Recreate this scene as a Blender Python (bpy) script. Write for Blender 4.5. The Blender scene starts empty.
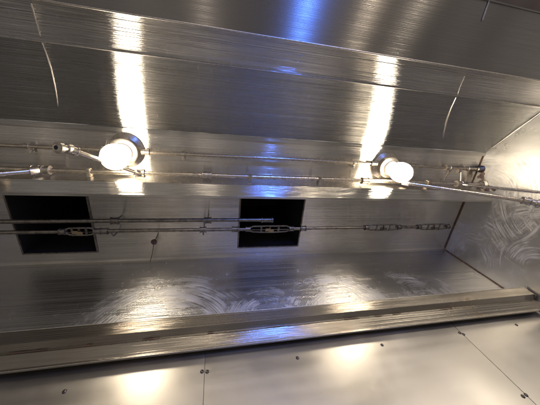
import bpy, bmesh, math, random
from mathutils import Vector, Matrix
random.seed(7)
S = bpy.context.scene
COL = S.collection
H = 1.35                      # camera height above the floor; every z below is measured from the camera
Rr = math.radians

# ------------------------------------------------------------------ nodes
def nn(nt, typ, **kw):
    n = nt.nodes.new(typ)
    for k, v in kw.items(): setattr(n, k, v)
    return n
def math_(nt, op, a, b=None, c=None, clamp=False):
    n = nn(nt, 'ShaderNodeMath', operation=op, use_clamp=clamp)
    for i, v in enumerate((a, b, c)):
        if v is None: continue
        if isinstance(v, (int, float)): n.inputs[i].default_value = v
        else: nt.links.new(v, n.inputs[i])
    return n.outputs[0]
def mapped(nt, co, scale, loc=(0, 0, 0), rot=(0, 0, 0)):
    m = nn(nt, 'ShaderNodeMapping')
    m.inputs['Scale'].default_value = scale
    m.inputs['Location'].default_value = loc
    m.inputs['Rotation'].default_value = rot
    nt.links.new(co, m.inputs['Vector']); return m.outputs[0]
def noise(nt, co, scale=5, detail=3, rough=.5, dist=0.0):
    n = nn(nt, 'ShaderNodeTexNoise')
    n.inputs['Scale'].default_value = scale; n.inputs['Detail'].default_value = detail
    n.inputs['Roughness'].default_value = rough; n.inputs['Distortion'].default_value = dist
    nt.links.new(co, n.inputs['Vector']); return n.outputs['Fac']
def ramp(nt, fac, a, b, lo=0.0, hi=1.0):
    n = nn(nt, 'ShaderNodeMapRange'); n.interpolation_type = 'SMOOTHSTEP'
    nt.links.new(fac, n.inputs[0])
    n.inputs[1].default_value = a; n.inputs[2].default_value = b
    n.inputs[3].default_value = lo; n.inputs[4].default_value = hi
    return n.outputs[0]

def steel(name, base=(.56, .535, .50), rough=.30, rvar=.10, aniso=.75, rot=.25, wav=.3, wav_scale=3.0,
          brush=.08, stain=.25, stain_col=(.26, .21, .16), centres=None, plane='xz', scuff=.0, hi=(.86,.84,.81), mark=.5):
    """stainless sheet: fine brushing along x, oil-canning, grease film, optional circular scrub marks"""
    m = bpy.data.materials.new(name); m.use_nodes = True
    nt = m.node_tree; L = nt.links; b = nt.nodes['Principled BSDF']
    tc = nn(nt, 'ShaderNodeTexCoord'); co = tc.outputs['Object']
    b.inputs['Metallic'].default_value = 1
    fine = noise(nt, mapped(nt, co, (.5, 900, 900)), 1, 1, .5)
    mid = noise(nt, mapped(nt, co, (1.0, 38, 38)), 1, 2, .5)
    smear = noise(nt, mapped(nt, co, (1, 1, 1), (3, 1, 7)), 3.2, 5, .62, .6)
    spots = noise(nt, co, 70, 3, .6)
    r = math_(nt, 'ADD', rough, math_(nt, 'MULTIPLY', math_(nt, 'SUBTRACT', smear, .5), rvar * 2.2))
    r = math_(nt, 'ADD', r, math_(nt, 'MULTIPLY', math_(nt, 'SUBTRACT', mid, .5), rvar * .9))
    r = math_(nt, 'ADD', r, math_(nt, 'MULTIPLY', ramp(nt, spots, .50, .80), .04))
    film = ramp(nt, smear, .48, .74)
    colfac = math_(nt, 'MULTIPLY', film, stain, clamp=True)
    mix = nn(nt, 'ShaderNodeMix', data_type='RGBA')
    mix.inputs[6].default_value = (*base, 1); mix.inputs[7].default_value = (*stain_col, 1)
    L.new(colfac, mix.inputs[0]); colour = mix.outputs[2]
    height = math_(nt, 'MULTIPLY', fine, brush)
    rotation = None
    if centres:
        sep = nn(nt, 'ShaderNodeSeparateXYZ'); L.new(co, sep.inputs[0])
        U = sep.outputs[0] if plane == 'xz' else sep.outputs[1]; V = sep.outputs[2]
        total = None
        for i, (cu, cv, r0, r1, frq) in enumerate(centres):
            du = math_(nt, 'SUBTRACT', U, cu); dv = math_(nt, 'SUBTRACT', V, cv)
            rad = math_(nt, 'SQRT', math_(nt, 'ADD', math_(nt, 'MULTIPLY', du, du), math_(nt, 'MULTIPLY', dv, dv)))
            th = math_(nt, 'ARCTAN2', dv, du)
            wob = math_(nt, 'ADD', rad, math_(nt, 'MULTIPLY', noise(nt, co, 3, 1), .02))
            lns = []
            for q, (ff, tf) in enumerate(((1.0, 1.1), (2.1, 1.7))):
                cb = nn(nt, 'ShaderNodeCombineXYZ')
                L.new(math_(nt, 'MULTIPLY', wob, frq * ff), cb.inputs[0]); L.new(math_(nt, 'MULTIPLY', th, tf), cb.inputs[1])
                cb.inputs[2].default_value = i * 3.7 + q * 9.1
                lns.append(ramp(nt, noise(nt, cb.outputs[0], 1, 1, .5), .36, .80))
            ln = math_(nt, 'ADD', math_(nt, 'MULTIPLY', lns[0], .6), math_(nt, 'MULTIPLY', lns[1], .6), clamp=True)
            msk = math_(nt, 'MULTIPLY', ramp(nt, rad, r0 * .35, r0), ramp(nt, rad, r1, r1 * 1.45, 1, 0))
            ln = math_(nt, 'MULTIPLY', ln, msk)
            ln = math_(nt, 'MULTIPLY', ln, ramp(nt, noise(nt, mapped(nt, co, (1, 1, 1), (i * 2.1, 0, 0)), 8, 4, .65), .40, .70))
            total = ln if total is None else math_(nt, 'MAXIMUM', total, ln)
            if i == len(centres) - 1: total = math_(nt, 'MULTIPLY', total, 1.7, clamp=True)
            a = math_(nt, 'MULTIPLY', math_(nt, 'ADD', th, math.pi), 1 / (2 * math.pi))
            rotation = a if rotation is None else rotation
        mx = nn(nt, 'ShaderNodeMix', data_type='RGBA'); L.new(math_(nt, 'MULTIPLY', total, mark * 1.3), mx.inputs[0])
        L.new(colour, mx.inputs[6]); mx.inputs[7].default_value = (*hi, 1); colour = mx.outputs[2]
        r = math_(nt, 'ADD', r, math_(nt, 'MULTIPLY', total, .30))
        height = math_(nt, 'ADD', height, math_(nt, 'MULTIPLY', total, mark * .7))
        L.new(math_(nt, 'SUBTRACT', 1, math_(nt, 'MULTIPLY', total, mark)), b.inputs['Metallic'])   # dried cleaner in scrub marks, with their lamp glint put into the material
    if scuff > 0:
        # small random scratches, crossing directions
        tot = None
        for k in range(3):
            c2 = mapped(nt, co, (14, 260, 14) if k == 0 else (180, 12, 40), (k, k * 2, k), (Rr(20 + 50 * k), Rr(33 * k), Rr(25 + 61 * k)))
            s_ = ramp(nt, noise(nt, c2, 1, 2, .6), .66, .76)
            tot = s_ if tot is None else math_(nt, 'MAXIMUM', tot, s_)
        tot = math_(nt, 'MULTIPLY', tot, scuff)
        mx = nn(nt, 'ShaderNodeMix', data_type='RGBA'); L.new(tot, mx.inputs[0])
        L.new(colour, mx.inputs[6]); mx.inputs[7].default_value = (.85, .84, .81, 1); colour = mx.outputs[2]
        r = math_(nt, 'ADD', r, math_(nt, 'MULTIPLY', tot, .15))
    L.new(colour, b.inputs['Base Color'])
    L.new(math_(nt, 'MAXIMUM', r, .06), b.inputs['Roughness'])
    b.inputs['Anisotropic'].default_value = aniso
    tg = nn(nt, 'ShaderNodeTangent', direction_type='UV_MAP'); tg.uv_map = 'UVMap'
    L.new(tg.outputs[0], b.inputs['Tangent'])
    b.inputs['Anisotropic Rotation'].default_value = rot
    bump = nn(nt, 'ShaderNodeBump'); bump.inputs['Strength'].default_value = 1; bump.inputs['Distance'].default_value = .001
    L.new(height, bump.inputs['Height'])
    wave = noise(nt, mapped(nt, co, (1, 1, 1), (1.3, 4.2, 2.2)), wav_scale, 1.5, .4)
    bump2 = nn(nt, 'ShaderNodeBump'); bump2.inputs['Strength'].default_value = 1; bump2.inputs['Distance'].default_value = .02 * wav
    L.new(wave, bump2.inputs['Height']); L.new(bump2.outputs[0], bump.inputs['Normal'])
    L.new(bump.outputs[0], b.inputs['Normal'])
    return m

def simple(name, col, rough=.5, metal=0.0, var=.3, scale=30, bump=.3):
    m = bpy.data.materials.new(name); m.use_nodes = True
    nt = m.node_tree; L = nt.links; b = nt.nodes['Principled BSDF']
    co = nn(nt, 'ShaderNodeTexCoord').outputs['Object']
    n = noise(nt, co, scale, 5, .6)
    mix = nn(nt, 'ShaderNodeMix', data_type='RGBA'); L.new(ramp(nt, n, .35, .7), mix.inputs[0])
    mix.inputs[6].default_value = (*col, 1); mix.inputs[7].default_value = (*[c * (1 - var) for c in col], 1)
    L.new(mix.outputs[2], b.inputs['Base Color'])
    b.inputs['Metallic'].default_value = metal
    L.new(math_(nt, 'ADD', rough, math_(nt, 'MULTIPLY', math_(nt, 'SUBTRACT', n, .5), .3)), b.inputs['Roughness'])
    bp = nn(nt, 'ShaderNodeBump'); bp.inputs['Strength'].default_value = bump; bp.inputs['Distance'].default_value = .001
    L.new(n, bp.inputs['Height']); L.new(bp.outputs[0], b.inputs['Normal'])
    return m

M = {}
M['front'] = steel('brushed_steel_front', base=(.38,.385,.385), rough=.13, rvar=.07, aniso=1.0, wav=.05, wav_scale=4.5, stain=.35, stain_col=(.30,.28,.26), brush=1.5, scuff=.30)
M['lip'] = steel('brushed_steel_lip', base=(.50,.49,.48), rough=.13, rvar=.07, aniso=1.0, wav=.06, wav_scale=5, stain=.3, stain_col=(.30,.28,.26), brush=2.0, scuff=.30)
M['soffit'] = steel('dull_steel_soffit', base=(.25,.24,.235), rough=.30, rvar=.04, aniso=.98, wav=.10, wav_scale=2.2, stain=.2, brush=.6)
M['ceil'] = steel('greasy_steel_ceiling', base=(.64,.615,.575), rough=.20, rvar=.10, aniso=.95, brush=.9, wav=.08, stain=.4, stain_col=(.38,.31,.24), scuff=.05)
M['rail'] = steel('bright_steel_rail', base=(.48,.465,.44), rough=.20, aniso=.97, brush=.8, wav=.06, wav_scale=7, stain=.15)
M['trough'] = steel('worn_steel_trough', base=(.31,.285,.25), rough=.23, aniso=.93, brush=.7, wav=.09, wav_scale=5, stain=.45, stain_col=(.30,.23,.16))
M['back'] = steel('scrubbed_steel', base=(.56,.555,.55), rough=.23, rvar=.07, aniso=.9, brush=.8, mark=.42, wav=.08, stain=.3, stain_col=(.27,.25,.24),
                  centres=[(-.15,.075,.06,.235,150), (.19,.13,.05,.12,170), (.47,.08,.05,.20,150), (.88,.14,.04,.15,170)], scuff=.25, hi=(.52,.51,.50))
M['end'] = steel('swirled_steel', base=(.64,.63,.61), rough=.30, aniso=.6, mark=.24, brush=.02, wav=.14, stain=.25,
                 centres=[(-.08,.10,.06,.34,130), (.24,.10,.05,.22,140), (.04,.42,.05,.22,140), (.36,.36,.05,.2,150)], plane='yz', scuff=.25, hi=(.62,.61,.59))
M['wall'] = steel('steel_wall_sheet', base=(.49,.465,.425), rough=.38, rvar=.16, aniso=.1, wav=.38, wav_scale=3.4, stain=.15,
                  stain_col=(.45,.42,.37), brush=.02, scuff=.02)
M['pipe'] = simple('chromed_pipe', (.62,.55,.45), .26, 1, .3, 60)
M['pipe_dark'] = simple('greasy_black_pipe', (.27,.24,.20), .35, 1, .5, 60)
M['fit'] = simple('malleable_fitting', (.55,.50,.43), .32, 1, .4, 90)
M['brown'] = simple('burnt_grease', (.16,.085,.045), .6, .2, .6, 80, .8)
M['duct'] = simple('near_black', (.010,.009,.008), .8, 0, .5, 20)  # near-black for ducts and nozzle mouths; also paints the shade of the trough gap
M['frame'] = simple('grimy_duct_frame', (.27,.24,.20), .45, 1, .5, 60)
M['screw'] = simple('dark_screw', (.10,.09,.08), .4, 1, .3, 200)
M['gold'] = simple('brass_link', (.62,.50,.30), .35, 1, .3, 150)
M['sock'] = simple('porcelain_socket', (.55,.50,.42), .45, 0, .3, 60)
M['rust'] = simple('red_brown_sealant', (.20,.13,.09), .6, 0, .5, 70)
M['weld'] = simple('weld_bead', (.50,.47,.43), .33, 1, .3, 120)
M['plaster'] = simple('room_wall', (.30,.28,.25), .8, 0, .2, 8)
M['dark_ceiling'] = simple('dark_red_ceiling', (.02,.007,.005), .7, 0, .4, 6)
m = bpy.data.materials.new('lit_frosted_bulb'); m.use_nodes = True
nt = m.node_tree; b = nt.nodes['Principled BSDF']
b.inputs['Base Color'].default_value = (.95,.9,.8,1); b.inputs['Roughness'].default_value = .3
b.inputs['Emission Color'].default_value = (1,.86,.66,1); b.inputs['Emission Strength'].default_value = 62
M['bulb'] = m

# ------------------------------------------------------------------ mesh helpers
def v(x, y, z): return Vector((x, y, z))
class MB:
    def __init__(s): s.bm = bmesh.new()
    def box(s, a, b_, bev=0.0):
        a = Vector(a); b_ = Vector(b_)
        r = bmesh.ops.create_cube(s.bm, size=1, matrix=Matrix.Translation((a + b_) / 2) @ Matrix.Diagonal((*(b_ - a), 1)))
        if bev:
            es = list({e for q in r['verts'] for e in q.link_edges})
            bmesh.ops.bevel(s.bm, geom=es, offset=bev, segments=2, affect='EDGES', clamp_overlap=True)
        return s
    def tube(s, pts, r, seg=16, cap=True):
        """swept tube through points (miter rings)"""
        pts = [Vector(p) for p in pts]; rings = []
        up = Vector((0, 0, 1))
        prev = None
        for i, p in enumerate(pts):
            d = (pts[min(i + 1, len(pts) - 1)] - pts[max(i - 1, 0)]).normalized()
            if prev is None:
                n1 = d.cross(up if abs(d.z) < .9 else Vector((0, 1, 0))).normalized()
            else:
                n1 = (prev - d * prev.dot(d)).normalized()
            prev = n1; n2 = d.cross(n1)
            rr = r[i] if isinstance(r, (list, tuple)) else r
            rings.append([s.bm.verts.new(p + (n1 * math.cos(t) + n2 * math.sin(t)) * rr) for t in [2 * math.pi * k / seg for k in range(seg)]])
        for a, b_ in zip(rings, rings[1:]):
            for k in range(seg):
                s.bm.faces.new((a[k], a[(k + 1) % seg], b_[(k + 1) % seg], b_[k]))
        if cap:
            s.bm.faces.new(rings[0][::-1]); s.bm.faces.new(rings[-1])
        return s
    def lathe(s, prof, o, axis=(0, 0, -1), seg=32):
        o = Vector(o); d = Vector(axis).normalized()
        return s.tube_profile([(o + d * h, r) for h, r in prof], d, seg)
    def tube_profile(s, pr, d, seg):
        n1 = d.cross(Vector((0, 1, 0)) if abs(d.y) < .9 else Vector((1, 0, 0))).normalized(); n2 = d.cross(n1)
        rings = [[s.bm.verts.new(p + (n1 * math.cos(t) + n2 * math.sin(t)) * max(r, 1e-5)) for t in [2 * math.pi * k / seg for k in range(seg)]] for p, r in pr]
        for a, b_ in zip(rings, rings[1:]):
            for k in range(seg): s.bm.faces.new((a[k], a[(k + 1) % seg], b_[(k + 1) % seg], b_[k]))
        s.bm.faces.new(rings[0][::-1]); s.bm.faces.new(rings[-1])
        return s
    def profile(s, pts, x0, x1, t=.0015, nseg=1):
        """folded sheet: open polyline of (y,z), thickened by t, run along x"""
        P = [Vector((0, y, z)) for y, z in pts]; n = len(P); off = []
        for i in range(n):
            d1 = (P[i] - P[i - 1]).normalized() if i else None
            d2 = (P[i + 1] - P[i]).normalized() if i < n - 1 else None
            f = lambda d: Vector((0, -d.z, d.y))
            nrm = f(d1) if d2 is None else f(d2) if d1 is None else (f(d1) + f(d2)).normalized() / max(.3, math.cos(f(d1).angle(f(d2)) / 2))
            off.append(P[i] + nrm * t)
        loop = P + off[::-1]
        a = [s.bm.verts.new((x0, p.y, p.z)) for p in loop]; c = [s.bm.verts.new((x1, p.y, p.z)) for p in loop]
        N = len(loop)
        for k in range(N): s.bm.faces.new((a[k], a[(k + 1) % N], c[(k + 1) % N], c[k]))
        for k in range(n - 1):
            s.bm.faces.new((a[k], a[N - 1 - k], a[N - 2 - k], a[k + 1])); s.bm.faces.new((c[k], c[k + 1], c[N - 2 - k], c[N - 1 - k]))
        return s
    def slab_x(s, poly, x0, x1):
        a = [s.bm.verts.new((x0, y, z)) for y, z in poly]; c = [s.bm.verts.new((x1, y, z)) for y, z in poly]
        N = len(poly)
        for k in range(N): s.bm.faces.new((a[k], a[(k + 1) % N], c[(k + 1) % N], c[k]))
        s.bm.faces.new(a[::-1]); s.bm.faces.new(c); return s
    def build(s, name, mat, parent=None, smooth=False):
        bm = s.bm
        bmesh.ops.recalc_face_normals(bm, faces=bm.faces)
        uv = bm.loops.layers.uv.new('UVMap')
        for f in bm.faces:
            nrm = f.normal
            for l in f.loops:
                c = l.vert.co
                l[uv].uv = (c.y, c.z) if abs(nrm.x) > .7 else (c.x, (c.z if abs(nrm.y) > abs(nrm.z) else c.y))
            f.smooth = smooth
        o0 = Vector((0, 0, 0))
        if parent is not None:
            p = parent
            while p is not None: o0 = o0 + p.location; p = p.parent
            off = o0 - Vector((0, 0, H))
            for q in bm.verts: q.co -= off
        me = bpy.data.meshes.new(name); bm.to_mesh(me); bm.free()
        me.materials.append(mat)
        o = bpy.data.objects.new(name, me); COL.objects.link(o)
        if parent is not None: o.parent = parent
        else: o.location = (0, 0, H)
        if smooth:
            try: me.set_sharp_from_angle(angle=Rr(40))
            except Exception: pass
        return o
def thing(name, label, cat, loc, group=None):
    o = bpy.data.objects.new(name, None); COL.objects.link(o); o.empty_display_size = .05
    o.location = Vector(loc) + Vector((0, 0, H)); o['label'] = label; o['category'] = cat
    if group: o['group'] = group
    return o
def tag(o, label, cat, group=None):
    o['label'] = label; o['category'] = cat
    if group: o['group'] = group
def copy_tree(o, parent=None):
    c = o.copy(); COL.objects.link(c)
    if parent is not None: c.parent = parent
    for ch in [k for k in bpy.data.objects if k.parent == o]: copy_tree(ch, c)
    return c

# ------------------------------------------------------------------ camera
F = 246.0
Xv = Vector((1097, 12, F)).normalized(); Zv = Vector((-54, -105, F)); Zv = (Zv - Xv * Zv.dot(Xv)).normalized(); Yv = Zv.cross(Xv)
cam = bpy.data.objects.new('camera', bpy.data.cameras.new('camera')); COL.objects.link(cam)
right = v(Xv.x, Yv.x, Zv.x); down = v(Xv.y, Yv.y, Zv.y); fwd = v(Xv.z, Yv.z, Zv.z)
mw = Matrix((right, -down, -fwd)).transposed().to_4x4(); mw.translation = (0, 0, H)
cam.matrix_world = mw
cam.data.sensor_width = 36; cam.data.lens = 36 * F / 540; cam.data.clip_start = .02; cam.data.clip_end = 200
S.camera = cam
def px(x, y, z=None, Y=None, X=None):
    """a direction read from the photograph, met with a real plane of the hood"""
    d = right * (x - 270) + down * (y - 202.5) + fwd * F
    t = z / d.z if z is not None else Y / d.y if Y is not None else X / d.x
    return d * t

# ------------------------------------------------------------------ the hood
XL, XE, YB = -1.45, 1.325, .700
hood = thing('exhaust_hood', 'long stainless steel kitchen exhaust hood seen from below with filters removed', 'hood', (0, .3, .5))
yc, zc = .128, 1.0
yb_, zb_ = -.090, .830
ya = -.165; za = .790
T = .0016
# sloping front sheet, slightly crowned where it meets the ceiling
pts = [(yb_, zb_)]
for k in range(1, 10):
    t = k / 9
    pts.append((yb_ + (yc - yb_) * t, zb_ + (zc - .006 - zb_) * t + .006 * math.sin(math.pi * t)))
MB().profile(pts, XL, XE, T).build('front_panel', M['front'], hood, smooth=True)
fp = [o for o in bpy.data.objects if o.name == 'front_panel'][0]
def on_front(x, y, lift=.0012):
    """picture direction -> front sheet"""
    d = right * (x - 270) + down * (y - 202.5) + fwd * F
    n = v(0, -(zc - zb_), (yc - yb_)).normalized(); p0 = v(0, yb_, zb_ + .003)
    t = p0.dot(n) / d.dot(n); return d * t - n * lift
for pl in ([(41,39),(46,52),(51,68),(55,86),(58,104),(59.5,117)], [(456,97),(451,108),(447,120),(444,132),(442,142)]):
    MB().tube([on_front(*p) for p in pl], .0016, 8).build('weld_seam', M['weld'], fp, smooth=True)
lip = MB().profile([(ya - .002, za - .010), (ya, za), (yb_ + .003, zb_ + .0005)], XL, XE, T).build('front_lip', M['lip'], hood)
MB().tube([(XL, ya - .001, za - .013), (XE, ya - .001, za - .013)], .0026, 12).build('rolled_hem', M['weld'], lip, smooth=True)
MB().tube([(XL, yb_ + .001, zb_ - .0015), (XE, yb_ + .001, zb_ - .0015)], .0014, 10).build('fold_edge', M['weld'], lip, smooth=True)
def on_lip(x, y):
    d = right * (x - 270) + down * (y - 202.5) + fwd * F
    n = v(0, -(zb_ - za), (yb_ - ya)).normalized(); t = v(0, yb_, zb_).dot(n) / d.dot(n)
    return d * t - n * .0004
for pl in ([(31,3),(36,20),(40.5,36)], [(465,76),(460,87),(457,96)]):
    MB().tube([on_lip(a, c) for a, c in pl], .0014, 8).build('weld_seam', M['weld'], lip, smooth=True)
# ceiling of the lamp bay with a folded edge along the front
cp = MB().box((XL, yc + .0015, zc), (XE, .2995, zc + T)).build('ceiling_panel', M['ceil'], hood)
MB().box((XL, yc + .002, zc - .007), (XE, yc + .0042, zc - .0006)).box((XL, yc + .004, zc - .0085), (XE, yc + .017, zc - .0065)).build('edge_fold', M['rail'], cp)
# ducts
D1 = (px(22, 246, z=zc).x, px(96, 246, z=zc).x); D2 = (px(238.5, 246, z=zc).x, px(297, 246, z=zc).x)
dy0, dy1 = .372, px(268, 246, z=zc).y
m_ = MB()
m_.box((XL, .3445, zc), (XE, dy0, zc + T)); m_.box((XL, dy1, zc), (XE, YB, zc + T))
for a, c in ((XL, D1[0]), (D1[1], D2[0]), (D2[1], XE)): m_.box((a, dy0 + .00005, zc), (c, dy1 - .00005, zc + T))
m_.build('plenum_ceiling', M['ceil'], hood)
for (a, c) in (D1, D2):
    m_ = MB()
    m_.box((a - .002, dy0 - .002, zc + T + .0005), (a, dy1 + .002, zc + .5)).box((c, dy0 - .002, zc + T + .0005), (c + .002, dy1 + .002, zc + .5))
    m_.box((a, dy0 - .002, zc + T + .0005), (c, dy0, zc + .5)).box((a, dy1, zc + T + .0005), (c, dy1 + .002, zc + .5))
    m_.box((a - .002, dy0 - .002, zc + .501), (c + .002, dy1 + .002, zc + .503))
    d_ = m_.build('duct', M['duct'], hood)
    w = .006
    m_ = MB()
    m_.box((a - w, dy0, zc - .004), (a, dy1, zc - .0006)).box((c, dy0, zc - .004), (c + w, dy1, zc - .0006)).box((a - w, dy1 + .0001, zc - .004), (c + w, dy1 + w, zc - .0006))
    m_.build('duct_flange', M['frame'], d_)
# baffle that carries the upper filter rail
bf = MB().box((XL, .3005, .8945), (XE, .3016, zc - .0005)).box((XL, .3428, .882), (XE, .3444, zc - .0005)).build('baffle', M['ceil'], hood)
MB().profile([(.2985, .899), (.2985, .8925), (.3380, .8730), (.3465, .8730), (.3465, .889)], XL, XE, .0014).build('filter_rail', M['rail'], hood)
# plenum back
MB().box((XL, YB, .539), (XE, YB + T, zc - .0005)).build('plenum_back', M['back'], hood)
MB().profile([(YB - .014, zc - .0012), (YB - .0022, zc - .0035), (YB - .0012, zc - .018)], XL, XE, .001).build('corner_fold', M['ceil'], hood)
# right end
poly = [(ya - .01, za - .03), (YB, .50), (YB, zc + .002), (yc, zc + .002), (yb_ - .004, zb_ + .003), (ya - .01, za + .003)]
ep = MB().slab_x(poly, XE + .0003, XE + .002).build('end_panel', M['end'], hood)
MB().slab_x(poly, XL - .002, XL - .0003).build('end_panel', M['end'], hood)
MB().tube([(XE - .001, YB - .001, .60), (XE - .001, YB - .001, .8), (XE - .001, YB - .001, zc)], .0032, 8).build('corner_seam', M['brown'], ep, smooth=True)
MB().tube([(XE - .001, yc, zc - .002), (XE - .001, .3, zc - .002)], .0022, 8).tube([(XE - .001, .35, zc - .002), (XE - .001, YB, zc - .002)], .0028, 8).build('corner_seam', M['brown'], ep, smooth=True)
MB().tube([(XE - .0015, yc - .01, zc - .012), (XE - .0015, yb_, zb_)], .002, 8).build('corner_seam', M['weld'], ep, smooth=True)
# grease trough: top lip, recessed shoulder, lower channel
tr = MB().profile([(.660, .600), (.636, .604), (.636, .5625), (.6575, .5560), (.6575, .5500)], XL, XE - .012, .0016).build('grease_trough', M['trough'], hood)
MB().profile([(.6590, .5495), (.6610, .5455), (.6740, .5215), (.6740, .5165), (.6800, .5155), (.6800, .5200)], XL, XE - .004, .0016).build('drain_channel', M['trough'], tr)
MB().box((XL, .6815, .536), (XE - .004, YB + .0018, .538)).build('gap_shade', M['duct'], tr)  # black strip in the gap behind the trough, its shade put into the colour
MB().box((XE - .0118, .637, .556), (XE - .0102, YB - .001, .603)).build('end_cap', M['trough'], tr)
MB().tube([(XL, .6366, .6045), (XE - .012, .6366, .6045)], .0018, 10).build('rolled_hem', M['weld'], tr, smooth=True)
MB().tube([(XL, .6742, .5160), (XE - .004, .6742, .5160)], .0010, 10).build('rolled_hem', M['weld'], tr, smooth=True)
# grease remains lying in the shoulder of the trough
for _ in range(16):
    x = random.uniform(-.6, 1.2); w = random.uniform(.01, .07)
    MB().tube([(x, .657, .5525), (x + w * .5, .6565, .5522), (x + w, .657, .5526)], [.0006, random.uniform(.001, .0024), .0005], 8).build('grease_clump', M['brown'], tr, smooth=True)

# ------------------------------------------------------------------ soffit and ceiling beyond the lip
zs = .781
ys = px(520, 9, z=zs).y
sf = thing('soffit', 'dull grey stainless soffit sheet beyond the front lip of the hood', 'soffit', (0, -.3, zs))
MB().box((XL, ys, zs), (2.6, ya - .0045, zs + .002)).build('sheet', M['soffit'], sf)
MB().box((XL, ys - .004, zs - .003), (2.6, ys - .0003, zs + .02)).build('edge_trim', M['soffit'], sf)
MB().tube([(px(489,0,z=zs).x, -.30, zs - .0012), (px(489,0,z=zs).x, ys, zs - .0012)], .0022, 8).build('joint_strip', M['weld'], sf, smooth=True)
o = MB().box((-3.5, -4.2, 1.45), (3.5, ys - .05, 1.47)).build('ceiling', M['dark_ceiling']); o['kind'] = 'structure'
o = MB().box((-3.5, YB + .008, -H), (3.5, YB + .05, 1.45)).build('wall', M['plaster']); o['kind'] = 'structure'

# ------------------------------------------------------------------ wall sheets with their screws
YW = YB + .004
s1, s2 = px(204, 385, Y=YW).x, px(475, 346, Y=YW).x
scr = {0: [(64.5,391.6), (202,371.6)], 1: [(207.2,371.8), (297.5,358), (382,345), (459.6,333)], 2: [(463.5,334.3), (516.5,325), (526,395)]}
labs = ['bare stainless wall sheet with one lone screw left of the left seam',
        'wide stainless wall sheet between the two seams under the trough',
        'stainless wall sheet right of the slanting seam near the end panel']
for i, (a, c) in enumerate(((-1.6, s1 - .0006), (s1 + .0006, s2 - .0006), (s2 + .0006, 2.0))):
    t = thing('wall_panel', labs[i], 'wall panel', ((a + c) / 2, YW, -.9), 'steel sheets cladding the wall under the hood')
    MB().box((a, YW, -.9), (c, YW + .002, .75), .0007).build('sheet', M['wall'], t)
    for (x, y) in scr[i] + ([(523,396.5)] if i == 1 else []):
        p = px(x, y, Y=YW)
        MB().lathe([(0, .0052), (.0012, .0050), (.0024, .0036), (.0028, .0015)], (p.x, YW, p.z), (0, -1, 0), 20).build('screw', M['screw'], t, smooth=True)

# ------------------------------------------------------------------ lamps
def lamp(x, y, label):
    z = zc
    t = thing('hood_lamp', label, 'lamp', (x, y, z), 'lit lamps under the hood ceiling')
    MB().lathe([(.0005, .062), (.006, .062), (.010, .056), (.016, .047), (.030, .044), (.032, .048), (.042, .048), (.044, .043)], (x, y, z), seg=40).build('lamp_base', M['fit'], t, smooth=True)
    MB().lathe([(.0445, .033), (.056, .031), (.058, .024), (.062, .021)], (x, y, z), seg=32).build('socket', M['sock'], t, smooth=True)
    prof = [(.062, .020)]
    for k in range(1, 17):
        a = k / 16
        prof.append((.062 + .104 * a, .0415 * math.sqrt(max(0, 1 - ((a - .56) / (.56 if a < .56 else .44)) ** 2)) if a > .12 else .020 + .02 * a / .12 * .9))
    prof[-1] = (.166, .001)
    MB().lathe(prof, (x, y, z), seg=36).build('bulb', M['bulb'], t, smooth=True)
    return t
LP = [px(127, 150, z=zc), px(384, 165.5, z=zc)]
lamp(LP[0].x, LP[0].y, 'lit lamp on the left, behind the crossing nozzle pipe')
lamp(LP[1].x, LP[1].y, 'lit lamp on the right, near the end panel')

# ------------------------------------------------------------------ conduits and pipes of the lamp bay
def coupling(mb, p, d, r, l):
    p = Vector(p); d = Vector(d).normalized()
    mb.tube([p - d * l / 2, p - d * l * .38, p - d * l * .36, p + d * l * .36, p + d * l * .38, p + d * l / 2], [r * 1.15, r * 1.15, r, r, r * 1.15, r * 1.15], 12)
yk, zk = LP[0].y, .982
def sag(x0, x1, y, z, s, n=14, wob=.0012):
    ph = random.uniform(0, 6)
    return [(x0 + (x1 - x0) * k / n, y + wob * math.sin(ph + 5 * k / n), z - s * math.sin(math.pi * k / n)) for k in range(n + 1)]
def conduit(x0, x1, label, clips, ends):
    t = thing('conduit', label, 'conduit', ((x0 + x1) / 2, yk, zk), 'thin conduit run feeding the lamps')
    MB().tube(sag(x0, x1, yk, zk, .002), .0062, 14).build('tube', M['pipe'], t, smooth=True)
    for e in ends:
        m_ = MB(); coupling(m_, (e, yk, zk), (1, 0, 0), .0105, .026); m_.build('connector', M['fit'], t, smooth=True)
    for c in clips:
        m_ = MB(); m_.tube([(c - .006, yk, zk - .001), (c + .006, yk, zk - .001)], .0085, 14)
        m_.box((c - .005, yk + .004, zk - .003), (c + .005, yk + .024, zk + .0005)).tube([(c, yk + .018, zk - .007), (c, yk + .018, zk + .016)], .003, 8)
        m_.build('clip', M['fit'], t, smooth=True)
    return t
conduit(XL, LP[0].x - .058, 'thin conduit running left from the left lamp to the frame edge', [px(28, 150, z=zk).x], [LP[0].x - .064])
conduit(LP[0].x + .058, LP[1].x - .058, 'long thin conduit strung between the two lamps', [px(183, 154, z=zk).x, px(355, 161, z=zk).x], [LP[0].x + .068, LP[1].x - .07])
tc_ = conduit(LP[1].x + .058, XE - .002, 'short conduit from the right lamp into the end panel', [], [px(448, 167, z=zk).x, px(466, 168.5, z=zk).x])
MB().lathe([(0, .018), (.005, .018), (.010, .014), (.028, .012), (.03, .009)], (XE, yk, zk), (-1, 0, 0), 24).build('wall_fitting', M['pipe_dark'], tc_, smooth=True)

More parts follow.
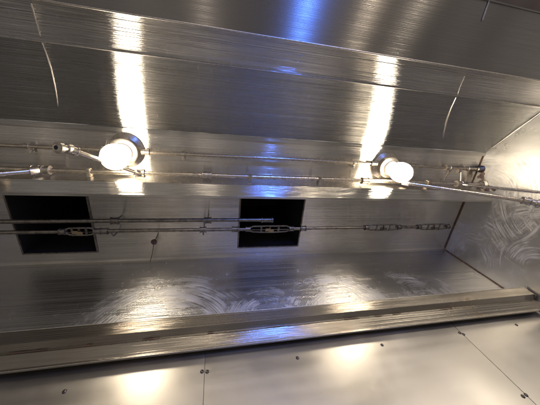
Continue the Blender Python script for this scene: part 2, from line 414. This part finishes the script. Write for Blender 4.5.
yp, zp = .281, .945
pipe = thing('suppression_pipe', 'long steel pipe running in front of the baffle under the lamps', 'pipe', (0, yp, zp))
MB().tube(sag(XL, XE - .002, yp, zp, 0, 24, .0007), .0088, 16).build('pipe_run', M['pipe'], pipe, smooth=True)
m2 = []
for xx in (39, 46, 140, 207, 366, 462):
    p = px(xx, 176, z=zp)
    m_ = MB(); coupling(m_, (p.x, yp, zp), (1, 0, 0), .0135, .034); m_.build('tee_fitting', M['fit'], pipe, smooth=True)
for xx in (90, 250, 320, 430):
    p = px(xx, 176, z=zp)
    MB().box((p.x - .006, yp - .0105, zp - .0105), (p.x + .006, .2998, zp + .0105), .002).build('pipe_strap', M['fit'], pipe)
MB().lathe([(0, .026), (.004, .026), (.006, .015), (.016, .014)], (XE, yp, zp), (-1, 0, 0), 24).build('wall_fitting', M['fit'], pipe, smooth=True)

def drop(p0, p1, r, label, head=True, name='nozzle_pipe', cat='nozzle pipe', mat='pipe', elbow=True):
    p0, p1 = Vector(p0), Vector(p1); d = (p1 - p0).normalized()
    t = thing(name, label, cat, p0)
    b = v(0, 0, -1)
    path = [p0 + v(0, 0, -.004), p0 + v(0, 0, -.010) + d * .006, p0 + v(0, 0, -.010) + d * .02]
    off = v(0, 0, -.010)
    MB().tube(path, r * 1.6, 14).build('elbow', M['fit'], t, smooth=True)
    MB().tube([p0 + off + d * .016, p1], r, 14).build('tube', M[mat], t, smooth=True)
    if head:
        m_ = MB(); coupling(m_, p1 - d * .006, d, r * 1.7, .026)
        m_.build('coupling', M['fit'], t, smooth=True)
        q = p1 + d * .006
        m_ = MB().lathe([(-.012, r * 1.2), (-.009, r * 2.0), (.004, r * 2.0), (.006, r * 1.5), (.018, r * 1.5), (.020, r * 2.2), (.030, r * 2.2), (.034, r * .9)], q, (d * .55 + b * .6).normalized(), 16)
        n_ = m_.build('nozzle', M['fit'], t, smooth=True)
        qd = (d * .55 + b * .6).normalized()
        MB().lathe([(.0345, r * .85), (.0350, r * .8)], q, qd, 14).build('nozzle_mouth', M['duct'], n_)
    return t
a = px(140, 171, z=zp); e = px(70, 149.5, z=.80)
drop((a.x, yp, zp), e, .0072, 'slanting nozzle pipe crossing in front of the left lit lamp')
a = px(39, 168, z=zp); e = px(-26, 176.5, z=.85)
drop((a.x, yp, zp), e, .0085, 'slanting nozzle pipe at the left edge of the picture')
a = px(403, 180, z=zp); e = px(528, 201.3, z=.695)
drop((a.x, yp, zp), e, .0082, 'long slanting nozzle pipe from the right lamp towards the end panel')
a = px(462, 182, z=zp); e = px(541, 192.3, X=XE - .0004)
t_ = drop((a.x, yp, zp), e, .0058, 'thin pipe slanting into the end panel above the long nozzle pipe', False)
# link between conduit end and pipe
p = px(462, 175, z=.96)
lk = thing('pipe_bracket', 'small upright bracket joining conduit and pipe beside the end panel', 'bracket', (p.x, .24, .965))
MB().tube([(p.x, yk + .004, .974), (p.x, .245, .963), (p.x, yp - .006, .952)], .0040, 10).build('rod', M['fit'], lk, smooth=True)
MB().lathe([(0, .010), (.012, .010), (.014, .006), (.020, .006)], (p.x - .02, yk + .012, .974), (1, 0, 0), 6).build('nut', M['fit'], lk)
# sealant on the end panel where pipes pass
for (y, z, r, nme) in ((yk + .03, .965, .022, 'cooked reddish sealant smear beside the conduit fitting'), (yp + .02, .905, .03, 'long reddish sealant smear below the pipe fitting')):
    m_ = MB()
    for k in range(9):
        yy = y + random.uniform(-r, r) * .7; z2 = z + random.uniform(-r, r) * .8
        m_.lathe([(0, .008), (.0012, .0065), (.0018, .002)], (XE, yy, z2), (-1, 0, 0), 12)
    o = m_.build('sealant', M['rust'], ep, smooth=True)

# ------------------------------------------------------------------ plenum pipes and detectors
y1, z1 = .467, .930
pp = thing('plenum_pipe', 'dark greasy pipe ending in a cap under the middle duct opening', 'pipe', (-.3, y1, z1))
xe = px(262, 220, z=z1).x
MB().tube(sag(XL, xe, y1, z1, .001), .0078, 14).build('pipe_run', M['pipe_dark'], pp, smooth=True)
MB().lathe([(0, .0125), (.006, .0125), (.008, .0105), (.042, .0105), (.044, .0125), (.052, .0125)], (xe - .004, y1, z1), (1, 0, 0), 18).build('end_cap', M['pipe_dark'], pp, smooth=True)
for xx in (115, 208):
    p = px(xx, 221, z=z1); m_ = MB(); coupling(m_, (p.x, y1, z1), (1, 0, 0), .0125, .028); m_.tube([(p.x, y1, z1), (p.x, y1 + .012, zc)], .003, 8)
    m_.build('hanger', M['pipe_dark'], pp, smooth=True)
y2, z2 = .505, .920
dc = thing('detector_conduit', 'dark detector conduit carrying link frames across both duct openings', 'conduit', (0, y2, z2))
def bx_(x): return px(x, 229, z=z2).x
BR = [(62, 97), (248, 291), (366, 398), (418, 446)]
segs = [(XL, bx_(62)), (bx_(97), bx_(248)), (bx_(291), bx_(366)), (bx_(398), bx_(418))]
for a, c in segs:
    MB().tube(sag(a, c, y2, z2, .0005, 6, .0004), .0072, 14).build('tube', M['pipe_dark'], dc, smooth=True)
for xx in (104, 203, 235, 303):
    p = bx_(xx); m_ = MB(); coupling(m_, (p, y2, z2), (1, 0, 0), .0115, .026); m_.build('connector', M['frame'], dc, smooth=True)
for xx in (110, 203):
    p = bx_(xx); MB().tube([(p, y2 + .004, z2), (p, y2 + .035, z2 + .02), (p, y2 + .04, zc)], .003, 8).build('hanger', M['frame'], dc, smooth=True)
blab = ['greasy fusible link frame across the left duct opening', 'fusible link frame with brass link across the middle duct opening',
        'fusible link frame right of the middle duct, nearer to it', 'last fusible link frame, at the right end of the detector conduit']
for i, (a, c) in enumerate(BR):
    x0, x1 = bx_(a), bx_(c); xm = (x0 + x1) / 2; hw = .015
    t = thing('link_detector', blab[i], 'detector', (xm, y2, z2), 'fusible link detectors along the plenum conduit')
    m_ = MB()
    for s in (-1, 1):
        path = [(x0 + .001, y2, z2), (x0 + .010, y2 + s * hw * .55, z2), (x0 + .022, y2 + s * hw * .9, z2), (xm, y2 + s * hw, z2 - .002), (x1 - .022, y2 + s * hw * .9, z2), (x1 - .010, y2 + s * hw * .55, z2), (x1 - .001, y2, z2)]
        m_.tube(path, .0036, 8)
    m_.build('bracket', M['frame'], t, smooth=True)
    for s in (x0, x1):
        m_ = MB(); coupling(m_, (s, y2, z2), (1, 0, 0), .011, .020); m_.build('connector', M['frame'], t, smooth=True)
    for q in (.3, .5, .7):
        MB().box((x0 + (x1 - x0) * q - .005, y2 - .017, z2 - .006), (x0 + (x1 - x0) * q + .003, y2 + .017, z2 - .003), .001).build('crossbar', M['frame'], t)
    MB().box((xm - .022, y2 - .007, z2 - .012), (xm - .001, y2 + .006, z2 - .009), .001).box((xm - .006, y2 - .005, z2 - .015), (xm + .014, y2 + .007, z2 - .0122), .001).build('fusible_link', M['gold'] if i in (0, 1) else M['frame'], t)
    MB().tube([(x0 + .012, y2, z2 - .007), (x1 - .012, y2, z2 - .007)], .0013, 6).build('cable', M['frame'], t)
# hanging brown plug
p = px(154, 242, z=.955)
pl = thing('hanging_plug', 'small brown round plug dangling on a wire behind the dark pipes', 'plug', p)
MB().lathe([(-.004, .004), (-.003, .0115), (.004, .0115), (.005, .005)], p, (.1, -.6, -.6), 20).build('disc', M['brown'], pl, smooth=True)
a_ = px(158, 234, z=zc - .001); c_ = px(150, 262, Y=YB - .012)
MB().tube([a_, p.lerp(a_, .5) + v(.001, 0, 0), p, p.lerp(c_, .5) + v(.003, 0, -.004), c_], .0016, 8).build('wire', M['brown'], pl, smooth=True)

# ------------------------------------------------------------------ light
w = bpy.data.worlds.new('World'); S.world = w; w.use_nodes = True
nt = w.node_tree; bg = nt.nodes['Background']
co = nn(nt, 'ShaderNodeTexCoord').outputs['Generated']
n1 = noise(nt, mapped(nt, co, (4.5, 1, .6)), 2.6, 3, .65)
cr = nn(nt, 'ShaderNodeValToRGB'); nt.links.new(n1, cr.inputs[0])
cr.color_ramp.elements[0].position = .34; cr.color_ramp.elements[0].color = (.018, .017, .017, 1)
cr.color_ramp.elements[1].position = .68; cr.color_ramp.elements[1].color = (.74, .65, .56, 1)
e_ = cr.color_ramp.elements.new(.5); e_.color = (.11, .105, .10, 1)
nt.links.new(cr.outputs[0], bg.inputs['Color']); bg.inputs['Strength'].default_value = 1.3
def area(name, loc, target, sx, sy, power, col):
    l = bpy.data.lights.new(name, 'AREA'); l.shape = 'RECTANGLE'; l.size = sx; l.size_y = sy; l.energy = power; l.color = col
    o = bpy.data.objects.new(name, l); COL.objects.link(o)
    o.location = Vector(loc) + v(0, 0, H)
    o.rotation_euler = (Vector(target) - Vector(loc)).to_track_quat('-Z', 'Y').to_euler()
    return o
area('kitchen_light', (.1, -2.3, 1.15), (.2, .7, .2), 1.8, .5, 11, (1, .86, .68))
area('kitchen_light', (2.6, -1.8, .9), (.9, .6, .4), .9, .25, 14, (1, .88, .72))
area('blue_lamp', (.68, -1.5, -.15), (.15, .2, .8), .04, .35, 17, (.08, .22, 1))  # unseen blue lamp, inferred from the blue reflections in the steel

area('kitchen_lamp', (1.25, -1.7, .0), (.4, .1, .85), .06, .06, 5.0, (1, .83, .62))
area('kitchen_lamp', (1.75, -1.9, .2), (.5, .1, .85), .06, .06, 5.0, (1, .85, .66))
area('kitchen_lamp', (-.10, -1.9, .1), (.0, .1, .85), .05, .05, 3.0, (1, .85, .68))
S.render.engine = 'CYCLES'
S.view_settings.view_transform = 'Standard'; S.view_settings.look = 'None'; S.view_settings.exposure = .22; S.view_settings.gamma = 1
S.cycles.max_bounces = 10; S.cycles.glossy_bounces = 8; S.cycles.diffuse_bounces = 4
S.cycles.caustics_reflective = True; S.cycles.sample_clamp_indirect = 6
